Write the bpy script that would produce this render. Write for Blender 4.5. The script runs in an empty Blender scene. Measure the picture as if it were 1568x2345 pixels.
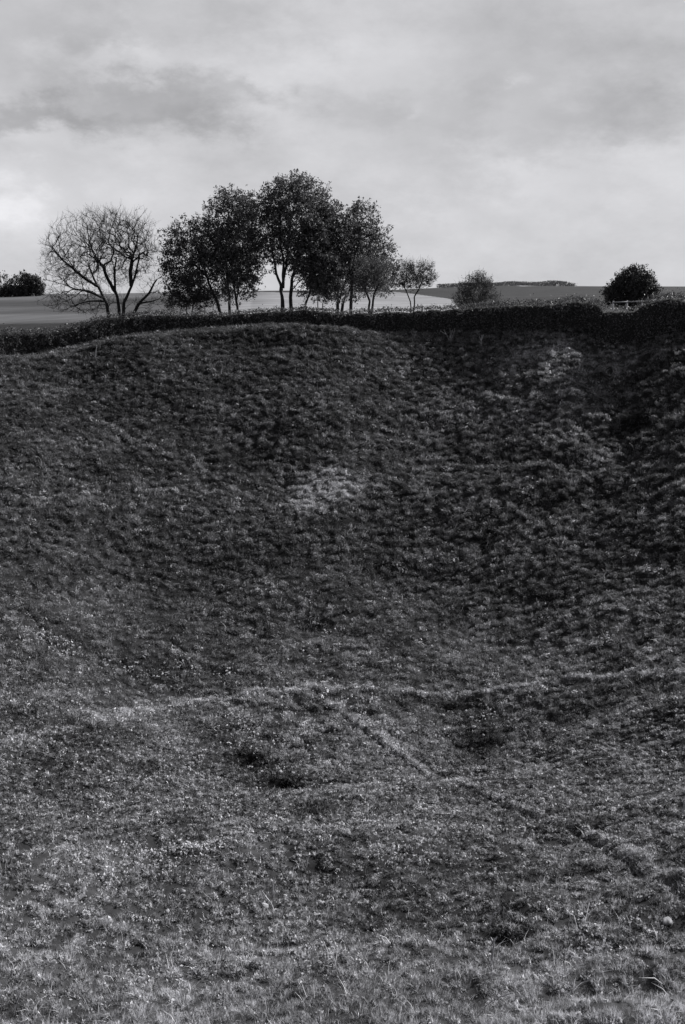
import bpy, math, random
import numpy as np
from mathutils import Vector
random.seed(7); RNG = np.random.default_rng(11)
R_ = math.radians
scene = bpy.context.scene

# ------------------------------------------------------------------ camera
PITCH = math.atan((1172.5-650)/2281.0); F = 2281.0
cam_d = bpy.data.cameras.new('camera'); cam = bpy.data.objects.new('camera', cam_d)
scene.collection.objects.link(cam); scene.camera = cam
cam.location = (0, 0, 0); cam.rotation_euler = (math.pi/2-PITCH, 0, 0)
cam_d.sensor_fit = 'VERTICAL'; cam_d.sensor_height = 36.0; cam_d.lens = 36*F/2345
cam_d.clip_start = .1; cam_d.clip_end = 20000
CP, SP = math.cos(PITCH), math.sin(PITCH)
def ray(px, py):
    X = (px-784)/F; v = (py-1172.5)/F
    return np.array([X, CP-v*SP, -SP-v*CP])
def at(px, py, Y):                       # point seen at (px,py), Y metres away
    d = ray(px, py); return d*(Y/d[1])
def zrow(py, Y): return at(784, py, Y)[2]
def proj(x, y, z):
    dep = y*CP-z*SP; dep = np.where(np.abs(dep) < 1e-3, 1e-3, dep)
    return 784+F*x/dep, 1172.5-F*(y*SP+z*CP)/dep

# ------------------------------------------------------------------ sky and sun
SUN_AZ, SUN_EL = 57.0, 32.0              # azimuth from the view direction towards the right
w = bpy.data.worlds.new('World'); scene.world = w; w.use_nodes = True
nt = w.node_tree; nt.nodes.clear(); N = nt.nodes; L = nt.links
def math_(op, a, b=None, c=None, clamp=False, tree=None):
    t = tree or nt
    n = t.nodes.new('ShaderNodeMath'); n.operation = op; n.use_clamp = clamp
    for i, v in enumerate((a, b, c)):
        if v is None: continue
        if isinstance(v, (int, float)): n.inputs[i].default_value = v
        else: t.links.new(v, n.inputs[i])
    return n.outputs[0]
tc = N.new('ShaderNodeTexCoord')
mp = N.new('ShaderNodeMapping'); mp.inputs['Scale'].default_value = (1, 1, 1.9); L.new(tc.outputs['Generated'], mp.inputs[0])
ns1 = N.new('ShaderNodeTexNoise'); ns1.inputs['Scale'].default_value = 3.4; ns1.inputs['Detail'].default_value = 7; ns1.inputs['Roughness'].default_value = .5; L.new(mp.outputs[0], ns1.inputs['Vector'])
ns2 = N.new('ShaderNodeTexNoise'); ns2.inputs['Scale'].default_value = 11; ns2.inputs['Detail'].default_value = 8; ns2.inputs['Roughness'].default_value = .62; L.new(mp.outputs[0], ns2.inputs['Vector'])
sx = N.new('ShaderNodeSeparateXYZ'); L.new(tc.outputs['Generated'], sx.inputs[0])
sc2 = N.new('ShaderNodeSeparateColor'); L.new(ns2.outputs['Color'], sc2.inputs[0])
U0 = math_('ARCTAN2', sx.outputs[0], sx.outputs[1]); V0 = math_('ARCSINE', sx.outputs[2])
U = math_('MULTIPLY_ADD', math_('SUBTRACT', sc2.outputs[0], .5), .2, U0)
V = math_('MULTIPLY_ADD', math_('SUBTRACT', sc2.outputs[1], .5), .13, V0)
CLOUDS = [(130,285,190,32,-.19),(360,222,150,24,-.12),(500,290,120,30,-.14),(650,235,50,22,-.10),(240,70,120,40,-.09),
          (1350,255,170,60,-.12),(880,240,120,40,-.07),(1040,310,80,40,-.06),(1250,110,260,50,-.05),(600,20,200,30,-.06),
          (310,110,75,36,.16),(160,150,70,30,.06),(640,300,110,30,.06),(1180,222,34,20,.08),(20,470,52,42,.2),(60,350,120,20,.05),
          (1190,400,90,28,.07),(780,140,120,45,.06),(950,255,30,16,.06),(1010,500,90,30,.05),(1500,330,90,20,.05),(560,160,90,30,.05)]
acc = math_('MULTIPLY_ADD', math_('SUBTRACT', ns1.outputs['Fac'], .5), .55, -.0)
acc = math_('MULTIPLY_ADD', math_('SUBTRACT', ns2.outputs['Fac'], .5), .56, acc)
for px, py, wx, wy, am in CLOUDS:
    d = ray(px, py); d = d/np.linalg.norm(d)
    u0, v0 = math.atan2(d[0], d[1]), math.asin(d[2])
    a = math_('POWER', math_('ABSOLUTE', math_('MULTIPLY', math_('SUBTRACT', U, u0), F/wx*.9)), 2.0)
    b = math_('POWER', math_('ABSOLUTE', math_('MULTIPLY', math_('SUBTRACT', V, v0), F/wy*.9)), 2.0)
    g = math_('EXPONENT', math_('MULTIPLY', math_('ADD', a, b), -.8))
    acc = math_('MULTIPLY_ADD', g, am*1.75, acc)
zz = math_('ABSOLUTE', sx.outputs[2])
grad = N.new('ShaderNodeMapRange'); grad.interpolation_type = 'SMOOTHSTEP'
L.new(zz, grad.inputs['Value'])
for k, v in (('From Min', 0), ('From Max', .9), ('To Min', .66), ('To Max', .24)): grad.inputs[k].default_value = v
deck = math_('MULTIPLY', grad.outputs[0], math_('ADD', acc, 1.0))
sky = N.new('ShaderNodeTexSky'); sky.sky_type = 'NISHITA'; sky.sun_disc = False
sky.sun_elevation = R_(SUN_EL); sky.sun_rotation = R_(SUN_AZ); sky.dust_density = 2; sky.air_density = 1
L.new(tc.outputs['Generated'], sky.inputs[0])
bw = N.new('ShaderNodeRGBToBW'); L.new(sky.outputs[0], bw.inputs[0])
BGS = .05
comb = math_('ADD', math_('MULTIPLY', deck, .5/BGS*.94), math_('MULTIPLY', math_('MINIMUM', bw.outputs[0], 8.0), .04))
cc = N.new('ShaderNodeCombineColor')
L.new(math_('MULTIPLY', comb, .985), cc.inputs[0]); L.new(math_('MULTIPLY', comb, .985), cc.inputs[1]); L.new(math_('MULTIPLY', comb, 1.02), cc.inputs[2])
bg = N.new('ShaderNodeBackground'); bg.inputs[1].default_value = BGS; L.new(cc.outputs[0], bg.inputs[0])
wo = N.new('ShaderNodeOutputWorld'); L.new(bg.outputs[0], wo.inputs[0])

sun_d = bpy.data.lights.new('sun', 'SUN'); sun = bpy.data.objects.new('sun', sun_d); scene.collection.objects.link(sun)
sun_d.energy = 5.0; sun_d.angle = R_(.5); sun_d.color = (1, .995, .985)
sdir = Vector((math.cos(R_(SUN_EL))*math.sin(R_(SUN_AZ)), math.cos(R_(SUN_EL))*math.cos(R_(SUN_AZ)), math.sin(R_(SUN_EL))))
sun.rotation_euler = sdir.to_track_quat('Z', 'Y').to_euler()
vs = scene.view_settings; vs.view_transform = 'Standard'; vs.look = 'None'; vs.exposure = 1.0; vs.gamma = 1; vs.use_curve_mapping = False
scene.cycles.max_bounces = 4; scene.cycles.diffuse_bounces = 2; scene.cycles.glossy_bounces = 1; scene.cycles.transmission_bounces = 2; scene.cycles.transparent_max_bounces = 4

# ------------------------------------------------------------------ helpers
def tag(o, label=None, cat=None, group=None, kind=None):
    if label: o['label'] = label
    if cat: o['category'] = cat
    if group: o['group'] = group
    if kind: o['kind'] = kind
    return o
def empty(name, loc):
    o = bpy.data.objects.new(name, None); scene.collection.objects.link(o); o.location = loc; o.empty_display_size = .3; return o
def mesh_np(name, V, faces, mat=None, parent=None, attrs=None, smooth=False, link=True):
    """faces: (n,k) array or list of such arrays; V in local space"""
    if not isinstance(faces, list): faces = [faces]
    faces = [f for f in faces if len(f)]
    me = bpy.data.meshes.new(name); V = np.asarray(V, np.float32)
    me.vertices.add(len(V)); me.vertices.foreach_set('co', V.ravel())
    tot = sum(len(f) for f in faces); idx = np.concatenate([f.ravel() for f in faces]).astype(np.int32)
    cnt = np.concatenate([np.full(len(f), f.shape[1]) for f in faces]).astype(np.int32)
    st = np.concatenate([[0], np.cumsum(cnt)[:-1]]).astype(np.int32)
    me.loops.add(len(idx)); me.loops.foreach_set('vertex_index', idx)
    me.polygons.add(tot); me.polygons.foreach_set('loop_start', st)
    if smooth: me.polygons.foreach_set('use_smooth', np.ones(tot, bool))
    me.update(calc_edges=True)
    for k, a in (attrs or {}).items():
        at_ = me.attributes.new(k, 'FLOAT', 'POINT'); at_.data.foreach_set('value', np.asarray(a, np.float32))
    if mat: me.materials.append(mat)
    o = bpy.data.objects.new(name, me)
    if link: scene.collection.objects.link(o)
    if parent: o.parent = parent
    return o
def hash2(ix, iy, s):
    h = (ix.astype(np.int64)*374761393 + iy.astype(np.int64)*668265263 + s*2147483647) & 0xffffffff
    h = ((h ^ (h >> 13))*1274126177) & 0xffffffff
    return ((h ^ (h >> 16)) & 0xffff)/65535.0
def noise(x, y, s=0):
    ix, iy = np.floor(x).astype(np.int64), np.floor(y).astype(np.int64); fx, fy = x-ix, y-iy
    def g(i, j):
        a = hash2(ix+i, iy+j, s)*2*math.pi; return np.cos(a)*(fx-i)+np.sin(a)*(fy-j)
    u, v = fx*fx*fx*(fx*(fx*6-15)+10), fy*fy*fy*(fy*(fy*6-15)+10)
    return ((g(0,0)*(1-u)+g(1,0)*u)*(1-v)+(g(0,1)*(1-u)+g(1,1)*u)*v)*1.5
def fbm(x, y, o=4, s=0):
    r = 0; a = 1
    for k in range(o): r = r+a*noise(x*2**k+17.3*k, y*2**k-9.1*k, s+k); a *= .5
    return r
def smooth(a, b, x):
    t = np.clip((x-a)/(b-a), 0, 1); return t*t*(3-2*t)

# ------------------------------------------------------------------ materials
def principled(name, base, rough=.9, noise_scale=None, noise_amt=.4, bump=0, spec=.2):
    m = bpy.data.materials.new(name); m.use_nodes = True; t = m.node_tree; p = t.nodes['Principled BSDF']
    p.inputs['Roughness'].default_value = rough; p.inputs['Specular IOR Level'].default_value = spec
    col = (base, base, base*1.06, 1)
    p.inputs['Base Color'].default_value = col
    if noise_scale:
        g = t.nodes.new('ShaderNodeTexCoord'); n = t.nodes.new('ShaderNodeTexNoise'); n.inputs['Scale'].default_value = noise_scale; n.inputs['Detail'].default_value = 6
        t.links.new(g.outputs['Object'], n.inputs['Vector'])
        r = t.nodes.new('ShaderNodeValToRGB'); lo, hi = base*(1-noise_amt), base*(1+noise_amt)
        r.color_ramp.elements[0].color = (lo, lo, lo*1.06, 1); r.color_ramp.elements[1].color = (hi, hi, hi*1.06, 1)
        r.color_ramp.elements[0].position = .35; r.color_ramp.elements[1].position = .65
        t.links.new(n.outputs['Fac'], r.inputs[0]); t.links.new(r.outputs[0], p.inputs['Base Color'])
        if bump:
            b = t.nodes.new('ShaderNodeBump'); b.inputs['Strength'].default_value = bump; b.inputs['Distance'].default_value = .02
            t.links.new(n.outputs['Fac'], b.inputs['Height']); t.links.new(b.outputs[0], p.inputs['Normal'])
    return m
def leafy(name, base, var=.5, trans=.3, inst=True, spec=.25, rough=.5):
    """foliage colour: base x per-instance tone x per-blade value"""
    m = bpy.data.materials.new(name); m.use_nodes = True; t = m.node_tree; t.nodes.clear()
    out = t.nodes.new('ShaderNodeOutputMaterial')
    v = t.nodes.new('ShaderNodeAttribute'); v.attribute_name = 'v'
    val = math_('MULTIPLY_ADD', v.outputs['Fac'], var*2, 1-var, tree=t)
    val = math_('MULTIPLY', val, base, tree=t)
    if inst:
        a = t.nodes.new('ShaderNodeAttribute'); a.attribute_type = 'INSTANCER'; a.attribute_name = 'tone'
        val = math_('MULTIPLY', val, a.outputs['Fac'], tree=t)
    val = math_('MINIMUM', val, .8, tree=t)
    c = t.nodes.new('ShaderNodeCombineColor'); t.links.new(val, c.inputs[0]); t.links.new(val, c.inputs[1]); t.links.new(math_('MULTIPLY', val, 1.05, tree=t), c.inputs[2])
    p = t.nodes.new('ShaderNodeBsdfPrincipled'); t.links.new(c.outputs[0], p.inputs['Base Color'])
    p.inputs['Roughness'].default_value = rough; p.inputs['Specular IOR Level'].default_value = spec
    tr = t.nodes.new('ShaderNodeBsdfTranslucent'); t.links.new(c.outputs[0], tr.inputs[0])
    mx = t.nodes.new('ShaderNodeMixShader'); mx.inputs[0].default_value = trans
    t.links.new(p.outputs[0], mx.inputs[1]); t.links.new(tr.outputs[0], mx.inputs[2]); t.links.new(mx.outputs[0], out.inputs[0])
    return m
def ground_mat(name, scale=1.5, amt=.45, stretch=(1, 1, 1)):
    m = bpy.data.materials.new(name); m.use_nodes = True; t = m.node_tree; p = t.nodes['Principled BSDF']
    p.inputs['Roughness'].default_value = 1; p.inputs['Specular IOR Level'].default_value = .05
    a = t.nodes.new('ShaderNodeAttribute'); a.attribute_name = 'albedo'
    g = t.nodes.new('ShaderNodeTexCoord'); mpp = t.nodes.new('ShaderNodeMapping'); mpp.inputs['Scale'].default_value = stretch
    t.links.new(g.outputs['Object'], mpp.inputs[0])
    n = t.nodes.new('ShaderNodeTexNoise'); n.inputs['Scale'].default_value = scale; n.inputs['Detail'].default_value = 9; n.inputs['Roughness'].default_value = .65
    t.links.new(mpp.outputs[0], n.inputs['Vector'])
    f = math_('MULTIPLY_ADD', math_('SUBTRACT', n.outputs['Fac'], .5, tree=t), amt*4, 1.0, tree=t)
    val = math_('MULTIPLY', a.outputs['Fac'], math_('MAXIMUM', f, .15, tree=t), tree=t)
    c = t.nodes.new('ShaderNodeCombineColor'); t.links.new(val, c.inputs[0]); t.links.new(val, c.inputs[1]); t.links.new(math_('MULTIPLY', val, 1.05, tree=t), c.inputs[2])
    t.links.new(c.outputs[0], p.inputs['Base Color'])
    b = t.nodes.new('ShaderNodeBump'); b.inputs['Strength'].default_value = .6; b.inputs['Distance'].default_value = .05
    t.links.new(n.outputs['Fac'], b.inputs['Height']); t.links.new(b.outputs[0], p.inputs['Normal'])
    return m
M_soil = ground_mat('crater turf', 3.0, .5)
M_field = ground_mat('field', .3, .34, (.3, 1, 1))
M_plough = ground_mat('ploughed', .5, .75, (.3, 1.2, 1))
M_grass = leafy('grass blades', .105, .6, .3)
M_herb = leafy('herb leaves', .08, .6, .3, spec=.08, rough=.7)
M_dry = leafy('dry straw', .3, .35, .2)
M_flower = leafy('white petals', .6, .15, .2)
M_leaf = leafy('tree leaves', .078, .75, .3, inst=False, spec=.15, rough=.5)
M_leafpale = leafy('pale spring leaves', .085, .6, .3, inst=False)
M_dense = leafy('dense dark leaves', .036, .7, .1, inst=False, spec=.1)
M_leafpale2 = leafy('thorn leaves', .05, .7, .3, inst=False, spec=.1)
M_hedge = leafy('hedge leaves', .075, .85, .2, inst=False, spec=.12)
M_hedgelit = leafy('sunlit hedge leaves', .10, .7, .3, inst=False)  # paler copy of the hedge leaves, sunlight painted into the colour
M_far = leafy('far foliage', .03, .5, .1, inst=False)
M_bark = principled('bark', .02, .9, 9, .4, .6)
M_core = principled('dark hedge core', .015, 1, 6, .5)
M_chalk = principled('chalk stone', .22, .95, 9, .5, .5)
M_straw = principled('dry stem', .28, .8, 20, .3)
M_rail = principled('pale weathered rail', .3, .9, 12, .4, .4)
M_wood = principled('weathered wood', .16, .9, 12, .4, .4)

# ------------------------------------------------------------------ terrain function
CY = 46.0
# rim height by azimuth (degrees about the crater centre, 0 = straight ahead, + = right)
RIMT = [(-180,-1.75),(-140,-2.6),(-100,-5.0),(-60,-6.6)]
for px, row, Y in [(0,806,87),(130,797,90),(250,768,93),(400,752,95.5),(550,747,97),(650,744,97),(750,745,97),(850,752,97),(1000,757,96),(1150,755,94.5),(1300,748,91.5),(1385,742,90),(1470,736,88.5),(1568,738,87)]:
    p = at(px, row, Y); RIMT.append((math.degrees(math.atan2(p[0], Y-CY)), p[2]-.32))
RIMT += [(60,-3.2),(100,-2.6),(140,-2.0),(180,-1.75)]
RIMT.sort(); RA = np.array([a for a, b in RIMT]); RZ = np.array([b for a, b in RIMT])
ST = np.array([0,.12,.22,.4,.6,.8,.92,.97,1.0]); SV = np.array([0,.008,.035,.2,.445,.71,.885,.955,1.0])
ZF = -20.4
FA = np.array([-.6,-.34,-.2,-.08,.05,.12,.16,.25,.34,.6])
FR = np.array([682,680,671,666,664,657,654,655.5,656,656])       # skyline row
FD = np.array([350,350,350,350,360,470,600,600,600,600.])
FZC = np.array([zrow(r, d) for r, d in zip(FR, FD)])
FZ0 = np.array([-6.9,-6.6,-5.2,-4.7,-4.4,-4.2,-3.8,-3.2,-2.9,-2.6])
def outer(x, y):
    yy = np.maximum(y, 1); a = np.clip(x/yy, -.6, .6)
    z0 = np.interp(a, FA, FZ0); zc = np.interp(a, FA, FZC); dc = np.interp(a, FA, FD)
    d = np.where(y > 0, y, 0)
    t = np.clip((d-110)/(dc-110), 0, 1)
    z = z0+(zc-z0)*(t*.35+.65*np.sin(t*math.pi/2))
    e = np.maximum(d-dc, 0)
    z = z-np.minimum(e*e*.0004, 40*(1-np.exp(-e/260)))
    r = np.hypot(x, y-CY); side = smooth(0, -200, y)
    return z*(1-side)+side*(-5)
HOLES = []; PATHS = []; PATCH = []
def base_h(x, y):
    dx, dy = x, y-CY; r = np.hypot(dx, dy); az = np.degrees(np.arctan2(dx, dy))
    zr = np.interp(az, RA, RZ)
    wob = 1.2*noise(az/23.0, az*0+.5, 5)*smooth(10, 30, y)
    R = np.interp(az, [-180,-20,0,8,42,60,180], [47,47,47,50.2,50.5,48,47])+wob*.6*smooth(20, 40, r)
    t = r/R
    zin = ZF+(zr-ZF)*np.interp(t, ST, SV)
    zo = outer(x, y)
    t2 = smooth(56, 74, r)
    rough = smooth(15, 25, r)
    z = np.where(t < 1, zin, zr)*(1-t2)+zo*t2
    # rolling hummocks: stronger towards the right wall
    k = smooth(66, 50, r)
    right = smooth(.02, .32, dx/np.maximum(y, 8))*smooth(20, 34, r)*smooth(0, 20, y)
    z = z+k*(.35*fbm(x/9, y/9, 3, 3)+ .75*smooth(6, 14, r)*smooth(46, 30, r)*noise(x/14+3, y/14, 9))
    crest = smooth(49, 44, r)
    z = z+crest*right*(.34*noise(az*.8/6.5, r/2.6, 21)+.34*noise(az*.8/4.2, r/1.15, 22))
    z = z-2.0*np.exp(-((y-11)/6.5)**2)*smooth(45, 20, np.abs(x))*smooth(1, 6, y)
    # low central mound ring and near bank
    z = z+.9*np.exp(-((r-9)/5.0)**2)*noise(x/9+.3, y/9, 31)
    # raised rough ground in front of the floor and the gully running down from the rim on the right
    z = z+1.0*np.exp(-((x-.5)/7.5)**2-((y-27)/6)**2)
    tt = (y-66)/(91-66); gx = 17.5+(25.8-17.5)*tt+.8*np.sin(y/5.0); gd = x-gx
    z = z+smooth(62, 78, y)*smooth(98, 90, y)*(-1.3*np.exp(-(gd/3.0)**2)+.55*np.exp(-((gd+6.5)/5.5)**2))
    return z
def holes_h(x, y, z):
    for cx, cy, rx, ry, d in HOLES:
        z = z-d*np.exp(-(((x-cx)/rx)**2+((y-cy)/ry)**2)**1.3)
    return z
def path_dist(x, y, pts):
    best = np.full(np.shape(x), 1e9); side = np.zeros(np.shape(x))
    for (ax, ay), (bx, by) in zip(pts[:-1], pts[1:]):
        vx, vy = bx-ax, by-ay; l2 = vx*vx+vy*vy
        t = np.clip(((x-ax)*vx+(y-ay)*vy)/l2, 0, 1); ex, ey = x-(ax+t*vx), y-(ay+t*vy)
        d = np.hypot(ex, ey); s = np.sign(vx*ey-vy*ex)
        m = d < best; best = np.where(m, d, best); side = np.where(m, s, side)
    return best, side
def paths_h(x, y, z):
    for pts, depth, wd, gul, lite in PATHS:
        d, s = path_dist(x, y, pts); sd = d*s
        z = z+.55*depth*(-.9*gul*np.exp(-((sd-.35*wd)/(.55*wd))**2)+.75*np.exp(-((sd+.7*wd)/(.8*wd))**2))
    return z
def terr(x, y, fine=True):
    x = np.asarray(x, float); y = np.asarray(y, float)
    z = base_h(x, y); z = holes_h(x, y, z); z = paths_h(x, y, z)
    if fine:
        r = np.hypot(x, y-CY); az = np.degrees(np.arctan2(x, y-CY)); k = smooth(58, 50, r)*smooth(7, 12, y+0*x)
        right = .6+.55*smooth(-.02, .3, x/np.maximum(y, 8))*smooth(18, 30, r)*smooth(22, 36, y)
        wall = smooth(10, 24, r)*smooth(26, 40, y)
        s = az*.7                                        # metres along the wall at r ~ 40
        z = z+k*right*(.16*fbm(x/1.5, y/1.5, 3, 41)*(1-.3*wall)+wall*.26*noise(s/1.2, r/.55, 51)+wall*.17*noise(s/.65, r/.45, 53)+(1-wall)*.13*noise(x/.75, y/.75, 55))
    return z
def ground_at(px, py):
    d = ray(px, py); t0 = None
    ts = np.linspace(10, 200, 1500); P = d[None]*ts[:, None]
    b = P[:, 2]-base_h(P[:, 0], P[:, 1]); i = np.argmax(b < 0)
    t = ts[i-1]+(ts[i]-ts[i-1])*b[i-1]/(b[i-1]-b[i]); return d*t
def G(px, py):
    p = ground_at(px, py); return (float(p[0]), float(p[1]))
# trodden ledges and gullies
def P_(pts, depth, wd, gul=1., lite=.8): PATHS.append(([G(a, b) for a, b in pts], depth, wd, gul, lite))
P_([(1640,1548),(1450,1553),(1300,1560),(1180,1585),(1080,1595),(980,1596),(900,1590),(820,1578)], .22, .38, .1, 1.9)
P_([(760,1585),(640,1592),(550,1603),(430,1616),(330,1632),(240,1655),(160,1680),(40,1700)], .14, .38, .1, 1.4)
P_([(1640,2090),(1568,2050),(1430,1965),(1350,1918),(1200,1858),(1060,1800),(960,1765),(880,1710),(800,1650),(750,1612)], .26, .26, .9, 1.0)
P_([(760,1590),(640,1560),(540,1538),(460,1520),(380,1490)], .16, .35)
P_([(1000,1790),(900,1800),(820,1815)], .10, .3, 1., .3)
P_([(150,2060),(260,2110),(380,2155),(520,2190),(700,2210)], .10, .3, 1., .25)
def H_(px, py, wx, wy, d):
    x, y = G(px, py); dist = math.hypot(x, y); kk = (.45 if px > 1300 else .8) if py < 1500 else .42; HOLES.append((x, y, wx/F*dist*1.25, wy/F*dist*np.interp(py, [1900, 2100], [2.6, 1.4]), d*.8*kk))
for a in [(650,1110,26,6,.7),(1385,1000,60,14,.9),(1300,1150,90,20,.5),(1230,1145,50,12,.3),(560,1742,50,12,.8),(650,1800,40,12,.8),(705,1845,40,16,.9),(640,1830,24,10,.6),(600,1765,30,8,.5),(690,1810,26,8,.5),(730,1870,26,8,.5),(500,1745,26,8,.4),
          (720,1615,45,14,.45),(720,1640,45,10,.3),(1060,1614,55,12,.5),(1100,1720,60,20,.55),(1060,1700,30,14,.35),(1350,1903,34,10,.5),(1270,1870,30,8,.3),
          (1430,1965,26,6,.15),(1500,2010,34,7,.15),(360,2092,18,6,.4),(585,2092,26,8,.45),(650,2110,30,8,.3),(720,1890,34,20,.45),(1040,1990,90,26,.4),(1140,2150,60,26,.5),
          (1280,1930,60,20,.3),(250,1250,30,8,.2),(700,1440,40,10,.3),(820,1450,60,12,.3),(1010,1440,30,8,.2),(1480,1290,40,8,.5),(1320,1420,40,8,.25),(400,2090,12,5,.2),(590,1290,14,5,.3),
          (1420,1095,60,12,.5),(1500,1010,50,10,.5),(1450,880,70,14,.5),(1540,940,50,10,.5),(130,1660,40,8,.15),(300,1700,60,10,.2),(570,2210,26,6,.2),(900,1860,60,12,.25),
          (980,1920,40,10,.3),(880,1930,60,12,.25),(1200,2060,50,14,.3),(900,2100,40,10,.2),(300,1330,30,6,.2),(640,790,60,8,.3),(450,980,30,5,.2),(360,1000,34,5,.15)]: H_(*a)
def GT(px, py):
    x, y = G(px, py); return np.array([x, y, float(terr(x, y))])
# tone patches (pale growth; painted sun on spur, painted shade in hollows and rim): (px, py, wx, wy, multiplier-1)
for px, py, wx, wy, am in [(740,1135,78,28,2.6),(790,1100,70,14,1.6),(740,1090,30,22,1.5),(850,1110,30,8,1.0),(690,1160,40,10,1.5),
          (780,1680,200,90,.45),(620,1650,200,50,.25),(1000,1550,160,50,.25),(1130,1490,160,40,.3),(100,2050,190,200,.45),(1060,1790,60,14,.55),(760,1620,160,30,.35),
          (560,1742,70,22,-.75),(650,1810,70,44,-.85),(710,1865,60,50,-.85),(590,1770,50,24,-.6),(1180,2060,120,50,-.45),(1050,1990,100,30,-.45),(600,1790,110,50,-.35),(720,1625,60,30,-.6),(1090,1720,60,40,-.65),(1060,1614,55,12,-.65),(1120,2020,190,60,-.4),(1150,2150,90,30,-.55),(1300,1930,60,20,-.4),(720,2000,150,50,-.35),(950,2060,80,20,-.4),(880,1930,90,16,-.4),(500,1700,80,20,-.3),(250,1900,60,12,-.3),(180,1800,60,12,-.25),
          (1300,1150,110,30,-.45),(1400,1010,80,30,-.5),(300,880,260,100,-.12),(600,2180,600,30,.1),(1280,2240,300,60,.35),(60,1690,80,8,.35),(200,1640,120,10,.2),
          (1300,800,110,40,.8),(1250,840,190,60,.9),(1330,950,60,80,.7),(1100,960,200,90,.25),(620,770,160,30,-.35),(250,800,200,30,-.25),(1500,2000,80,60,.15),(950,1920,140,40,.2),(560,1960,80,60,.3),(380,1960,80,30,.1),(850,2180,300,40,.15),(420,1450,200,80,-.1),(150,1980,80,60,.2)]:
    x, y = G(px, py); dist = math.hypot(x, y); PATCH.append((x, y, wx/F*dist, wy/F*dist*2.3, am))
for k in (34,35): pass
def tone_field(x, y):
    t = 1+.30*fbm(x/6, y/6, 3, 71)+.38*fbm(x/1.7, y/1.7, 3, 73)
    for cx, cy, rx, ry, am in PATCH:
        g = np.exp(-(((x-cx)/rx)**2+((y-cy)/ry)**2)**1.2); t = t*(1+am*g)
    for (pts, depth, wd, gul, lite) in PATHS:
        d, s = path_dist(x, y, pts); t = t*(1+lite*np.exp(-((d*s+.6*wd)/(.7*wd))**2)-.4*gul*np.exp(-((d*s-.4*wd)/(.5*wd))**2))  # worn edge paler; shade of the gully side painted into the tone
    t = t*np.interp(y, [12, 14, 17.5, 30, 44, 58, 90], [3.0, 2.7, 1.75, 1.6, 1.6, 1.2, .9])  # near dry grass paler; far wall and rim darkened to paint in grazing light
    return np.clip(t*(1+.35*fbm(x/3.2, y/3.2, 2, 79)), .06, 5)

# ------------------------------------------------------------------ ground sheets
def axis(lo, hi, step, far_lo, far_hi, g=1.045):
    a = list(np.arange(lo, hi+1e-6, step)); s = step; v = a[-1]
    while v < far_hi: s = min(s*g, 400); v += s; a.append(v)
    s = step; v = a[0]; b = []
    while v > far_lo: s = min(s*g, 400); v -= s; b.append(v)
    return np.array(b[::-1]+a)
xs = axis(-40, 40, .22, -4000, 4000); ys = axis(11, 98, .22, -500, 4500, 1.04)
XX, YY = np.meshgrid(xs, ys); ZZ = terr(XX, YY)
nx, ny = len(xs), len(ys)
PX, PY = proj(XX, YY, ZZ)
rr = np.hypot(XX, YY-CY)
alb = np.full(XX.shape, .045)
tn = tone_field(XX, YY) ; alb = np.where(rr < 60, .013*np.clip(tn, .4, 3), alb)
inst_far = rr > 58
vis_top = np.array([]) 
# far fields by land use, banded lighter and darker by row
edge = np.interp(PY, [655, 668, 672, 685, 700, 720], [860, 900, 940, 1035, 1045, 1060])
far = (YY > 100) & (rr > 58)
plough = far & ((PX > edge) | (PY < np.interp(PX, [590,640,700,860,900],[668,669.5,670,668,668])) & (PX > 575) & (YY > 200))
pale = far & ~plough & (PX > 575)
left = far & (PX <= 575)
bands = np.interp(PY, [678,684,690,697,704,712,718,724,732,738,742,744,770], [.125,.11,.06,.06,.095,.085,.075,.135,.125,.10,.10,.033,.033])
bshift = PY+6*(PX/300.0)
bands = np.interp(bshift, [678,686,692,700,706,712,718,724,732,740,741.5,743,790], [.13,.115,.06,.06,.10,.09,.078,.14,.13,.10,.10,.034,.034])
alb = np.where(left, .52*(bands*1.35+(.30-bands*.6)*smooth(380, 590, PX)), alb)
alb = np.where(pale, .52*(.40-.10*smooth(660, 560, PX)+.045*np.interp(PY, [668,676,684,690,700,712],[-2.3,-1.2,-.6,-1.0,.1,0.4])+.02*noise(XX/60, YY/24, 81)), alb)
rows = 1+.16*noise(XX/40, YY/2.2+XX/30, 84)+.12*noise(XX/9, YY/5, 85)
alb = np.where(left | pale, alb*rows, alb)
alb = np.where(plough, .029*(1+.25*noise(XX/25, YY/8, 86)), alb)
strip = plough & (PX > 1186) & (PX < 1312) & (PY < np.interp(PX, [1186,1312],[655.7,653.3])) & (YY < 640)  # thin pale strip along the crest of the ploughed field
idx = np.arange(nx*ny).reshape(ny, nx)
quads = np.stack([idx[:-1, :-1], idx[:-1, 1:], idx[1:, 1:], idx[1:, :-1]], -1).reshape(-1, 4)
fm = lambda m: m[:-1, :-1].ravel()
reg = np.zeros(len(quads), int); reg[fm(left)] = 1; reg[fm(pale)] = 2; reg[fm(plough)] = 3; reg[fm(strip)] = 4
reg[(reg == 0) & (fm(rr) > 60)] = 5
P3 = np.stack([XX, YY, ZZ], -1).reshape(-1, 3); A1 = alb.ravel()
for k, nm, mt in ((0, 'crater_ground', M_soil), (1, 'striped_field', M_field), (2, 'pale_field', M_field), (3, 'ploughed_field', M_plough), (4, 'pale_strip', M_field), (5, 'ground', M_field)):
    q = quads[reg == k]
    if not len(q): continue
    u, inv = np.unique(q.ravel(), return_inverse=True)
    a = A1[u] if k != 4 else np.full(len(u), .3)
    o = mesh_np(nm, P3[u], inv.reshape(-1, 4), mt, attrs={'albedo': a}, smooth=True); o['kind'] = 'structure'

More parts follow.
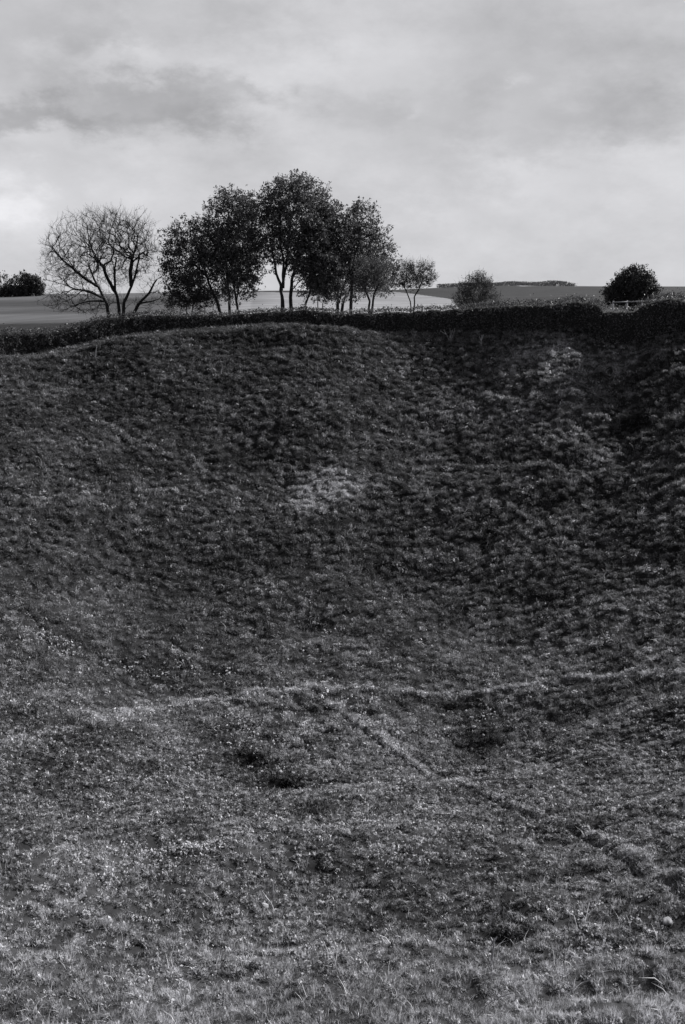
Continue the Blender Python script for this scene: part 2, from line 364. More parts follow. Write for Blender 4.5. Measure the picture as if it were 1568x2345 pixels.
# ------------------------------------------------------------------ plants scattered by geometry nodes (stuff)
def blade_tuft(nb, h, spread, wid, lean, rng):
    V = []; Fq = []; vv = []
    for i in range(nb):
        a = rng.uniform(0, 6.283); r = spread*math.sqrt(rng.uniform()); bx, by = r*math.cos(a), r*math.sin(a)
        fa = rng.uniform(0, 6.283); wx, wy = math.cos(fa)*wid*.5, math.sin(fa)*wid*.5
        la = a+rng.normal(0, .8); hh = h*rng.uniform(.45, 1.1); ln = lean*hh*rng.uniform(.2, 1.3)
        dx, dy = math.cos(la)*ln, math.sin(la)*ln; b = len(V)
        V += [(bx-wx, by-wy, -.03), (bx+wx, by+wy, -.03), (bx+dx*.35+wx*.8, by+dy*.35+wy*.8, hh*.6), (bx+dx*.35-wx*.8, by+dy*.35-wy*.8, hh*.6), (bx+dx, by+dy, hh)]
        Fq.append([(b, b+1, b+2), (b, b+2, b+3), (b+3, b+2, b+4)]); vv += [rng.uniform()]*5
    return np.array(V), np.array(Fq).reshape(-1, 3), np.array(vv)
def herb_tuft(nl, h, spread, size, rng):
    V = []; Fq = []; vv = []
    for i in range(nl):
        c = np.array([rng.normal(0, spread*.5), rng.normal(0, spread*.5), h*rng.uniform(.05, 1)**.7])
        c[2] *= max(.2, 1-(np.hypot(c[0], c[1])/spread)**2*.6)
        n = rng.normal(0, 1, 3); n[2] = abs(n[2])+.4; n /= np.linalg.norm(n)
        t = np.cross(n, rng.normal(0, 1, 3)); t /= np.linalg.norm(t); s = np.cross(n, t); l = size*rng.uniform(.6, 1.4); b = len(V)
        V += [c-t*l, c-s*l*.45+n*l*.1, c+t*l, c+s*l*.45+n*l*.1]; Fq.append((b, b+1, b+2, b+3)); vv += [rng.uniform()]*4
    return np.array(V), np.array(Fq), np.array(vv)
def flower_head(rng, tall=.14):
    V = []; Fq = []; vv = []
    st = [(-.004, 0, 0), (.004, 0, 0), (.003, 0, tall), (-.003, 0, tall)]; V += st; Fq.append((0, 1, 2, 3)); vv += [.1]*4
    for i in range(7):
        c = np.array([rng.normal(0, .022), rng.normal(0, .022), tall+rng.normal(0, .018)]); n = rng.normal(0, 1, 3); n /= np.linalg.norm(n)
        t = np.cross(n, (0, 0, 1.)); t /= np.linalg.norm(t)+1e-6; s = np.cross(n, t); l = .022; b = len(V)
        V += [c-t*l, c-s*l, c+t*l, c+s*l]; Fq.append((b, b+1, b+2, b+3)); vv += [rng.uniform()]*4
    return np.array(V, float), np.array(Fq), np.array(vv)
def scatter(name, P, rot, scl, tone, protos):
    n = len(P); me = bpy.data.meshes.new(name); me.vertices.add(n); me.vertices.foreach_set('co', np.asarray(P, np.float32).ravel())
    for k, ty, a in (('rot', 'FLOAT_VECTOR', rot), ('scl', 'FLOAT_VECTOR', scl)):
        t = me.attributes.new(k, ty, 'POINT'); t.data.foreach_set('vector', np.asarray(a, np.float32).ravel())
    t = me.attributes.new('tone', 'FLOAT', 'POINT'); t.data.foreach_set('value', np.asarray(tone, np.float32))
    t = me.attributes.new('pick', 'INT', 'POINT'); t.data.foreach_set('value', RNG.integers(0, len(protos), n).astype(np.int32))
    o = bpy.data.objects.new(name, me); scene.collection.objects.link(o)
    g = bpy.data.node_groups.new(name+'_scatter', 'GeometryNodeTree')
    g.interface.new_socket('Geometry', in_out='INPUT', socket_type='NodeSocketGeometry'); g.interface.new_socket('Geometry', in_out='OUTPUT', socket_type='NodeSocketGeometry')
    gi = g.nodes.new('NodeGroupInput'); go = g.nodes.new('NodeGroupOutput'); ip = g.nodes.new('GeometryNodeInstanceOnPoints')
    j = g.nodes.new('GeometryNodeJoinGeometry')
    for p in protos:
        oi = g.nodes.new('GeometryNodeObjectInfo'); oi.inputs['Object'].default_value = p; oi.inputs['As Instance'].default_value = True
        g.links.new(oi.outputs['Geometry'], j.inputs[0])
    def na(nm, ty):
        q = g.nodes.new('GeometryNodeInputNamedAttribute'); q.data_type = ty; q.inputs['Name'].default_value = nm; return q.outputs['Attribute']
    g.links.new(gi.outputs[0], ip.inputs['Points']); g.links.new(j.outputs[0], ip.inputs['Instance'])
    ip.inputs['Pick Instance'].default_value = True; g.links.new(na('pick', 'INT'), ip.inputs['Instance Index'])
    e2r = g.nodes.new('FunctionNodeEulerToRotation'); g.links.new(na('rot', 'FLOAT_VECTOR'), e2r.inputs[0]); g.links.new(e2r.outputs[0], ip.inputs['Rotation'])
    g.links.new(na('scl', 'FLOAT_VECTOR'), ip.inputs['Scale']); g.links.new(ip.outputs[0], go.inputs[0])
    md = o.modifiers.new('scatter', 'NODES'); md.node_group = g
    return o
def proto(nm, t, mat): return mesh_np(nm, t[0], t[1], mat, attrs={'v': t[2]}, link=False)
rg = np.random.default_rng(5)
PR_fine = [proto('grass_tuft', blade_tuft(16, .17, .10, .007, .7, rg), M_grass) for i in range(5)]
PR_mid = [proto('grass_tuft', blade_tuft(15, .26, .17, .016, .9, rg), M_grass) for i in range(5)]
PR_herb = [proto('herb_tuft', herb_tuft(14, .13, .15, .055, rg), M_herb) for i in range(4)]
PR_herbL = [proto('herb_tuft', herb_tuft(24, .22, .26, .06, rg), M_herb) for i in range(4)]
PR_straw = [proto('straw_blade', blade_tuft(4, .26, .1, .008, 1.2, rg), M_dry) for i in range(5)]
PR_flo = [proto('flower_head', flower_head(rg), M_flower) for i in range(3)]
PR_dry = [proto('dry_tuft', blade_tuft(9, .45, .12, .012, .5, rg), M_dry) for i in range(4)]
def pts_in(y0, y1, dens, marg=6):
    wmax = .36*y1+marg; n = int(dens*(y1-y0)*2*wmax)
    x = RNG.uniform(-wmax, wmax, n); y = RNG.uniform(y0, y1, n); k = np.abs(x) < .36*y+marg
    x, y = x[k], y[k]; r = np.hypot(x, y-CY); k = (r < 56); return x[k], y[k]
def clump(x, y, sc=.45, s=91): return fbm(x/sc, y/sc, 2, s)
def scat(name, bandlist, protos, smin, smax, label, tonemul=1.0, filt=None):
    Ps = []; S = []; T = []
    for y0, y1, dens, sc in bandlist:
        x, y = pts_in(y0, y1, dens)
        c = clump(x, y, .5 if y0 > 39 else .3)*(1 if y0 > 39 else 1.3*np.interp(y, [15, 21], [.6, 1]))
        mid = smooth(16, 20, y)*smooth(44, 36, y)
        keep = RNG.uniform(size=len(x)) < np.clip(.55-.12*mid+(1.3+1.5*mid)*c, .03, 1)
        if filt is not None: keep &= filt(x, y)
        yb = y+1.1*fbm(x/2.5, y/2.5, 2, 95)
        if name == 'short_grass': keep &= (RNG.uniform(size=len(x)) < np.where(y < 22, np.interp(yb, [14.6, 17.8], [1, .5]), 1))
        if name == 'ground_herbs': keep &= (RNG.uniform(size=len(x)) < np.interp(yb, [14.0, 17.0], [.3, 1]))
        if name == 'straw': keep &= (RNG.uniform(size=len(x)) < np.interp(yb, [14.6, 18], [1, .6]))
        for (pts, depth, wd, gul, lite) in PATHS:
            d, sd = path_dist(x, y, pts); keep |= (np.abs(d*sd+.6*wd) < .8*wd) & (RNG.uniform(size=len(x)) < .9)
        x, y, c = x[keep], y[keep], c[keep]
        tf = tone_field(x, y)
        s = RNG.uniform(smin, smax, len(x))*sc*np.clip(1+.55*c, .5, 1.7)
        Ps.append(np.stack([x, y, terr(x, y)-.01], -1)); S.append(s)
        T.append(np.clip(tf*tonemul*np.exp(RNG.normal(-.16, .78 if y0 < 39 else .62, len(x)))*(1+.8*c), .08, 6))
    P = np.concatenate(Ps); S = np.concatenate(S); T = np.concatenate(T); n = len(P)
    rot = np.stack([RNG.normal(0, .22, n), RNG.normal(0, .22, n), RNG.uniform(0, 6.283, n)], -1)
    scl = np.stack([S, S, S*RNG.uniform(.7, 1.3, n)], -1)
    o = scatter(name, P, rot, scl, T, protos); tag(o, label, 'grass', kind='stuff'); print(name, n)
    return o
scat('short_grass', [(8, 22, 520, .5), (22, 26, 330, .40), (26, 44, 130, .52)], PR_fine, .7, 1.3, 'short bright grass covering the near slope and floor of the crater')
scat('crater_grass', [(40, 62, 75, .55), (62, 102, 46, .78)], PR_mid, .7, 1.3, 'rough tufted grass covering the far wall of the crater')
scat('ground_herbs', [(8, 26, 290, .41), (26, 44, 170, .53)], PR_herb, .6, 1.4, 'low leafy herbs mixed into the turf of the crater floor')
scat('straw', [(8, 18, 26, .7), (18, 44, 16, .55), (44, 100, 2.5, 1.2)], PR_straw, .6, 1.4, 'pale dry straw blades scattered through the turf', .8)
scat('wall_herbs', [(40, 62, 34, .62), (62, 102, 40, .7)], PR_herbL, .6, 1.4, 'low leafy herbs growing over the dark far slope')

# ------------------------------------------------------------------ trees
def grow(trunks, targets, step=.5, plw=.30, angw=.7, tip=.007, e=2.35, bend=.35, jit=.05, rmin=0, rng=RNG):
    """trunks: list of polylines (n,3), each starting at the ground; twigs grow from them to every target"""
    pos = []; par = []; pl = []; dr = []
    for tk in trunks:
        prev = -1
        for i, p in enumerate(tk):
            p = np.array(p, float)
            d = (p-pos[prev]) if prev >= 0 else np.array([0, 0, 1.]); ln = np.linalg.norm(d)
            dr.append(d/(ln+1e-9)); pl.append((pl[prev]+ln) if prev >= 0 else 0.); pos.append(p); par.append(prev); prev = len(pos)-1
    nt_ = len(pos); cap = nt_+len(targets)*40+100
    PP = np.zeros((cap, 3)); DD = np.zeros((cap, 3)); PLn = np.zeros(cap); PR = np.full(cap, -1); okn = np.zeros(cap, bool)
    PP[:nt_] = pos; DD[:nt_] = dr; PLn[:nt_] = pl; PR[:nt_] = par; n = nt_
    okn[:nt_] = PLn[:nt_] > PLn[:nt_].max()*.22
    base = trunks[0][0]
    cen = np.mean([t[-1] for t in trunks], 0)
    mid = np.mean([t[len(t)//2] for t in trunks], 0)
    order = np.argsort(np.min([np.min(np.linalg.norm(targets[:, None]-np.array(t)[None], axis=2), axis=1) for t in trunks], 0)*1.0+rng.uniform(0, .5, len(targets)))
    tips = []
    for ti in order:
        t = targets[ti]; v = t-PP[:n]; d = np.linalg.norm(v, axis=1)+1e-6
        cs = np.sum(v*DD[:n], 1)/d
        cost = d*(1+angw*(1-cs))+plw*PLn[:n]; cost[~okn[:n]] = 1e9; cost[d < .08] = 1e9
        k = int(np.argmin(cost)); dist = d[k]; m = max(1, min(38, int(math.ceil(dist/step))))
        c = PP[k]+DD[k]*dist*bend+np.array([0, 0, dist*.06]); prev = k
        for i in range(1, m+1):
            s_ = i/m; q = (1-s_)**2*PP[k]+2*s_*(1-s_)*c+s_*s_*t
            if i < m: q = q+rng.normal(0, jit, 3)
            PP[n] = q; dv = q-PP[prev]; ln = np.linalg.norm(dv)+1e-9; DD[n] = dv/ln; PLn[n] = PLn[prev]+ln; PR[n] = prev; okn[n] = True; prev = n; n += 1
        tips.append(prev)
    PP = PP[:n]; PR = PR[:n]; acc_ = np.zeros(n); ch = np.zeros(n, int)
    for i in range(n):
        if PR[i] >= 0: ch[PR[i]] += 1
    acc_[ch == 0] = tip**e
    for i in range(n-1, -1, -1):
        acc_[i] += 0
        if PR[i] >= 0: acc_[PR[i]] += acc_[i]
    return PP, PR, np.maximum(acc_**(1/e), rmin), np.array(tips), nt_
def tubes(A, B, ra, rb, sides):
    if not len(A): return np.zeros((0, 3)), np.zeros((0, 4), int)
    d = B-A; d /= np.linalg.norm(d, axis=1)[:, None]+1e-9
    up = np.where(np.abs(d[:, 2:3]) > .9, np.array([[1., 0, 0]]), np.array([[0, 0, 1.]])); u = np.cross(d, up); u /= np.linalg.norm(u, axis=1)[:, None]+1e-9; v = np.cross(d, u)
    an = np.arange(sides)*2*math.pi/sides; cs, sn = np.cos(an), np.sin(an)
    off = u[:, None]*cs[None, :, None]+v[:, None]*sn[None, :, None]
    V0 = A[:, None]+off*ra[:, None, None]; V1 = B[:, None]+off*rb[:, None, None]
    V = np.concatenate([V0, V1], 1).reshape(-1, 3); n = len(A); b = (np.arange(n)*2*sides)[:, None]; i = np.arange(sides)[None]; j = (i+1) % sides
    Fq = np.stack([b+i, b+j, b+sides+j, b+sides+i], -1).reshape(-1, 4)
    return V, Fq
def leaves(C, size, rng, fl=.45, up=0.):
    n = len(C); nn = rng.normal(0, 1, (n, 3)); nn[:, 2] += up; nn /= np.linalg.norm(nn, axis=1)[:, None]
    t = np.cross(nn, rng.normal(0, 1, (n, 3))); t /= np.linalg.norm(t, axis=1)[:, None]+1e-9; s_ = np.cross(nn, t); l = size*rng.uniform(.55, 1.35, (n, 1))
    V = np.stack([C-t*l, C-s_*l*fl+nn*l*.15, C+t*l*.8, C+s_*l*fl+nn*l*.15], 1).reshape(-1, 3)
    return V, np.arange(n*4).reshape(n, 4), np.repeat(rng.uniform(0, 1, n), 4)
def in_blobs(blobs, n, rng, shell=.0):
    """random points in a union of ellipsoids, weighted by volume"""
    B = np.array([b for b in blobs]); vol = B[:, 3]*B[:, 4]*B[:, 5]; k = rng.choice(len(B), n, p=vol/vol.sum())
    v = rng.normal(0, 1, (n, 3)); v /= np.linalg.norm(v, axis=1)[:, None]; r = rng.uniform(shell**3, 1, (n, 1))**(1/3)
    return B[k, :3]+v*r*B[k, 3:6]
def tree(name, label, cat, Y, stems, crown, ntip, nleaf=0, lsize=.1, mat=None, lsig=.25, group=None, rtrunk=.2, shell=.3, tip=.009, step=.5, seed=0, depth=.9, plw=.3, angw=.7, leafmat=None, spikes=0, wood=M_bark, flat=.45, up=0., twigs=0, e=2.35, jit=.04):
    """stems: pixel polylines of the trunks; crown: pixel ellipses (px,py,rx,ry); unprojected at distance Y, depth = width*depth"""
    rng = np.random.default_rng(seed+100)
    b = at(stems[0][0][0], stems[0][0][1], Y); gz = float(terr(b[0], Y)); root = empty(name, (b[0], Y, gz)); o3 = np.array([b[0], Y, gz])
    tag(root, label, cat, group)
    k = Y/F; blobs = []
    for c in crown:
        q = at(c[0], c[1], Y); dy = c[4] if len(c) > 4 else rng.normal(0, .25)*c[2]*k
        blobs.append((q[0], q[1]+dy, q[2], c[2]*k*1.05, c[2]*k*depth, c[3]*k*1.02))
    tg = in_blobs(blobs, ntip, rng, shell)
    if spikes:
        top = tg[rng.choice(len(tg), spikes)]; 
    tk = []
    for i, st in enumerate(stems):
        P = [at(px, py, Y) for px, py in st]; offy = rng.normal(0, .35) if (i and st[0][1] >= 700) else 0.
        P = np.array(P); P[:, 1] += offy+np.linspace(0, rng.normal(0, .6), len(P)); P[0, 2] = float(terr(P[0, 0], P[0, 1]))-.15 if (st[0][1] >= 700 or Y > 200) else P[0, 2]
        out = [P[0]]
        for a_, b_ in zip(P[:-1], P[1:]):
            m = max(1, int(np.linalg.norm(b_-a_)/.55))
            for q in range(1, m+1): out.append(a_+(b_-a_)*q/m+rng.normal(0, .03, 3))
        tk.append(np.array(out))
    PP, PR, rad, tips, nt_ = grow(tk, tg, step, plw=plw, angw=angw, tip=tip, rng=rng, e=e, jit=jit)
    # trunks keep at least a tapering radius
    i0 = 0
    for t in tk:
        m = len(t); low = t[0][2] < gz+.3; f = np.linspace(1, .35, m)*(1 if low else .5); rad[i0:i0+m] = np.maximum(rad[i0:i0+m]*.9, rtrunk*f); rad[i0] *= 1.35 if low else 1.0; i0 += m
    ed = np.where(PR >= 0)[0]; A, B_ = PP[PR[ed]]-o3, PP[ed]-o3; ra, rb = rad[PR[ed]], rad[ed]
    ra = np.where(ed < nt_, ra, np.minimum(ra, rb*1.5))
    i0 = 0
    for t in tk:
        m = (ed > i0) & (ed < i0+len(t)); V, Fq = tubes(A[m], B_[m], ra[m], rb[m], 8); mesh_np('trunk', V, Fq, wood, root, smooth=True); i0 += len(t)
    m = ed >= nt_; th = m & (rb > .035); tn_ = m & ~(rb > .035)
    V1, F1 = tubes(A[th], B_[th], ra[th], rb[th], 6); V2, F2 = tubes(A[tn_], B_[tn_], ra[tn_], rb[tn_], 3)
    Vs, Fs = [V1, V2], [F1, F2+len(V1)]
    if twigs:
        bb = PP[PR[tips]]; T0 = np.repeat(PP[tips], twigs, 0); d0 = np.repeat(PP[tips]-bb, twigs, 0); d0 /= np.linalg.norm(d0, axis=1)[:, None]+1e-9; m_ = len(T0)
        d1 = d0*.6+rng.normal(0, .42, (m_, 3))+np.array([0, 0, .45]); d1 /= np.linalg.norm(d1, axis=1)[:, None]; ln = rng.uniform(.25, .8, (m_, 1))
        T1 = T0+d1*ln*.5; d2 = d1+rng.normal(0, .25, (m_, 3))+np.array([0, 0, .25]); T2 = T1+d2*ln*.5
        for a_, b_, r0, r1 in ((T0, T1, .009, .007), (T1, T2, .007, .004)):
            Vt, Ft = tubes(a_-o3, b_-o3, np.full(m_, r0), np.full(m_, r1), 3); Fs.append(Ft+sum(len(v) for v in Vs)); Vs.append(Vt)
    br = mesh_np('branches', np.concatenate(Vs), np.concatenate(Fs), wood, root); br['kind'] = 'stuff'
    if nleaf:
        cand = np.where((rad < .03) & (np.arange(len(rad)) >= nt_))[0]
        wts = np.where(np.isin(cand, tips), 3.0, 1.0); pk = rng.choice(cand, nleaf, p=wts/wts.sum())
        # leaves sit in small bunches
        nb = max(1, nleaf//5); bc = PP[rng.choice(cand, nb, p=wts/wts.sum())]+rng.normal(0, lsig, (nb, 3))
        C = bc[rng.integers(0, nb, nleaf)]+rng.normal(0, lsig*.42, (nleaf, 3))-o3
        V, Fq, vv = leaves(C, lsize, rng, flat, up); fo = mesh_np('foliage', V, Fq, mat or M_leaf, root, attrs={'v': vv}); fo['kind'] = 'stuff'
    return root
GT_ = 'trees in the row behind the hedge'
tree('bare_tree', 'large leafless tree with three spreading stems, leftmost of the row behind the hedge', 'tree', 108,
     [[(250,716),(243,695),(228,668),(212,640),(196,605)], [(272,716),(272,695),(264,665),(262,630),(268,590)], [(276,716),(284,690),(300,655),(312,615),(318,580)], [(285,716),(312,700),(338,672),(356,640)],
      [(236,683),(205,668),(170,662),(140,650)], [(222,656),(185,630),(150,600),(125,575)], [(266,672),(250,640),(236,600)], [(300,655),(296,620),(300,580)], [(318,695),(345,690),(362,684)], [(236,690),(200,690),(165,700)]],
     [(235,570,118,86),(300,560,72,80),(160,610,72,62),(125,585,34,50),(350,620,34,80),(190,690,100,30),(255,535,80,50),(350,690,48,24),(130,655,34,40),(100,575,12,26)],
     2700, 0, tip=.0135, rtrunk=.22, shell=.25, seed=1, step=.42, plw=.05, angw=1.6, twigs=4, e=2.15, jit=.045)
tree('leafy_tree', 'leaning leafy tree with its trunk tilted left, beside the bare tree', 'tree', 110,
     [[(513,716),(495,685),(478,648),(465,600),(452,560)], [(480,640),(440,600),(405,575)]],
     [(425,580,58,82),(460,560,52,72),(392,600,32,72),(490,560,40,70),(470,640,44,50),(400,660,32,45),(385,560,20,44)], 560, 18088, .13, seed=2, rtrunk=.21, group=GT_)
tree('leafy_tree', 'slim leafy tree with a straight upright trunk between the leaning tree and the forked one', 'tree', 111,
     [[(527,716),(525,680),(520,630),(518,560),(525,490)]],
     [(512,500,44,66),(540,478,44,50),(500,560,44,56),(525,610,44,55),(560,520,34,75),(500,660,34,38),(562,480,28,44)], 520, 15428, .13, seed=3, rtrunk=.18, group=GT_)
tree('leafy_tree', 'leafy tree with low dense foliage, just left of the open gap in the tree row', 'tree', 109,
     [[(546,716),(541,690),(533,640),(528,590),(522,540)], [(541,690),(548,650),(560,600)]],
     [(548,560,44,66),(560,640,34,44),(540,650,36,40),(572,580,26,60),(530,600,34,44),(578,640,18,26),(590,560,22,50)], 400, 12235, .13, seed=4, rtrunk=.15, group=GT_)
tree('leafy_tree', 'tallest leafy tree with a thick forked trunk, right of the gap in the row', 'tree', 108,
     [[(647,712),(648,690),(644,665),(645,650)], [(645,665),(632,625),(622,580),(612,530)], [(647,655),(655,610),(660,560),(664,500)], [(648,660),(650,600),(640,540),(645,480)]],
     [(672,478,78,74),(615,510,52,74),(728,500,48,80),(600,565,34,46),(672,450,58,46),(705,570,72,54),(745,540,30,86),(650,560,64,46),(590,470,24,36),(588,600,26,34),(560,500,20,40)], 1050, 36176, .13, seed=5, rtrunk=.31, group=GT_)
tree('leafy_tree', 'leafy tree with a thick trunk standing close right of the forked trunk', 'tree', 111,
     [[(666,712),(665,680),(668,640),(680,590),(700,540)]],
     [(720,570,56,66),(740,620,44,50),(700,615,38,54),(760,560,32,64),(745,660,38,32)], 420, 11171, .13, seed=6, rtrunk=.24, group=GT_)
tree('leafy_tree', 'leafy tree with a crooked trunk leaning right, third trunk right of the gap', 'tree', 109,
     [[(697,712),(699,695),(708,670),(712,640),(725,600)]],
     [(725,620,40,42),(750,640,36,34),(710,660,32,24),(745,590,36,40)], 260, 7980, .13, seed=7, rtrunk=.14, group=GT_)
tree('young_tree', 'young tree with two thin stems in the middle of the row', 'tree', 107,
     [[(725,712),(728,690),(733,665),(738,630)], [(735,712),(738,695),(748,670),(755,640)]],
     [(745,650,34,32),(770,665,28,22),(760,620,34,34)], 150, 4468, .13, seed=8, rtrunk=.07, group=GT_)
tree('leafy_tree', 'leafy tree with two leaning stems crossing low, right of the young tree', 'tree', 110,
     [[(770,713),(773,695),(785,665),(795,630),(800,590)], [(778,713),(785,690),(800,665),(812,640)]],
     [(785,560,48,84),(775,615,44,54),(800,640,42,42),(765,530,30,60),(820,600,40,56),(790,500,20,24)], 440, 12235, .13, seed=9, rtrunk=.21, group=GT_)
tree('leafy_tree', 'tall leafy tree with a rounded right slope ending the dense part of the row', 'tree', 112,
     [[(800,713),(805,680),(806,640),(810,590),(825,520)]],
     [(832,520,40,62),(850,560,46,62),(874,600,42,50),(812,570,38,64),(888,630,28,44),(840,620,50,44),(826,478,20,24),(884,655,30,30)], 560, 15960, .13, seed=10, rtrunk=.21, group=GT_)
tree('spring_tree', 'small paler tree with feathery new foliage in front of the right end of the row', 'tree', 105,
     [[(845,712),(845,690),(838,668),(830,640)], [(846,700),(856,675),(866,650)]],
     [(840,620,34,40),(870,630,32,34),(850,650,40,28),(825,650,22,28)], 420, 13000, .065, M_leafpale, twigs=1, seed=11, rtrunk=.18, lsig=.2, step=.4)
tree('hawthorn_tree', 'small open thorn tree with two stems standing alone right of the row', 'tree', 104,
     [[(942,710),(940,690),(932,668),(922,650)], [(945,710),(950,680),(960,662),(968,640)]],
     [(925,625,28,26),(955,622,32,24),(975,635,28,20),(915,642,20,18),(945,645,38,18),(975,610,20,14),(940,605,16,10)], 700, 9000, .06, M_leafpale2, twigs=1, seed=12, rtrunk=.1, lsig=.14, step=.33, tip=.008)
tree('dense_bush', 'dense dark little tree under the left end of the leafy row', 'bush', 106,
     [[(426,716),(427,700),(432,680)], [(430,716),(440,695),(450,680)]],
     [(430,665,38,38),(455,680,28,28),(405,690,26,24),(435,640,25,20),(475,690,24,20)], 320, 13000, .085, M_dense, seed=13, rtrunk=.1, lsig=.2)
tree('fluffy_bush', 'rounded twiggy bush with a loose pale top growing behind the hedge', 'bush', 104,
     [[(1088,706),(1086,690),(1082,670)], [(1094,706),(1100,688),(1108,668)]],
     [(1088,668,42,34),(1100,650,28,24),(1065,685,30,18),(1118,680,28,20),(1095,636,22,14)], 620, 13000, .06, M_leafpale2, twigs=1, seed=14, rtrunk=.07, lsig=.16, step=.35, tip=.007)
tree('round_tree', 'dark dense round tree with a pointed top behind the wooden rail', 'tree', 104,
     [[(1448,712),(1448,690),(1449,660),(1450,620)]],
     [(1448,668,54,36),(1448,645,38,30),(1449,625,16,16),(1410,680,26,24),(1485,672,24,30),(1450,612,5,8),(1425,655,26,24),(1475,652,24,24)], 520, 30000, .10, M_dense, seed=15, rtrunk=.21, lsig=.22, shell=.45)
# copse on the left skyline
for i, (px, top, rx, nl, lab) in enumerate([(4,622,17,500,'distant thin tree at the left end of the skyline copse'),(24,636,12,420,'distant sparse tree with pale gaps, second from the left in the skyline copse'),
      (42,634,13,700,'distant tree in the middle of the skyline copse'),(62,628,16,2600,'distant dense tree with the highest crown of the dark half of the skyline copse'),(82,634,16,3400,'distant dark rounded tree at the right end of the skyline copse')]):
    cy = (top+676)/2; ry = (676-top)/2
    tree('distant_tree', lab, 'tree', 345, [[(px,681),(px,665),(px+1,650)]], [(px,cy-2,rx,ry*.95),(px+2,cy+ry*.5,rx*.85,ry*.45)], 90, nl, .36, M_far, seed=20+i, rtrunk=.3, lsig=.6, step=1.5, tip=.03, group='trees of the copse on the left skyline')
for i, (px, rx) in enumerate([(12,14),(34,13),(54,12)]):
    tree('distant_bush', ['low dark bush at the foot of the copse, leftmost','low dark bush at the foot of the copse, between the other two','low dark bush at the foot of the copse, nearest the dense trees'][i], 'bush', 343, [[(px,682),(px,676)]], [(px,669,rx,11)], 40, 1500, .33, M_far, seed=30+i, rtrunk=.1, lsig=.5, step=1.5, tip=.02, group='bushes under the copse on the left skyline')
# far wood on the right skyline
rng = np.random.default_rng(77); C = []
for px in np.arange(1005, 1312, 2.2):
    top = np.interp(px, [1000,1030,1060,1130,1165,1200,1240,1262,1290,1312], [651,650,648,648,644,645.5,646,642.5,644.5,651])+rng.normal(0, .35)
    q = at(px, 654, 900); zt = zrow(top, 900); zb = zrow(660, 900); n = 130
    c = np.stack([q[0]+rng.normal(0, .9, n), 900+rng.normal(0, 8, n), zb+(zt-zb)*rng.uniform(0, 1, n)**.6], -1); C.append(c)
V, Fq, vv = leaves(np.concatenate(C), .5, rng, .6)
tag(mesh_np('far_wood', V, Fq, leafy('hazy wood foliage', .11, .25, .1, inst=False), attrs={'v': vv}), 'distant wood along the skyline above the ploughed field', 'wood', kind='stuff')

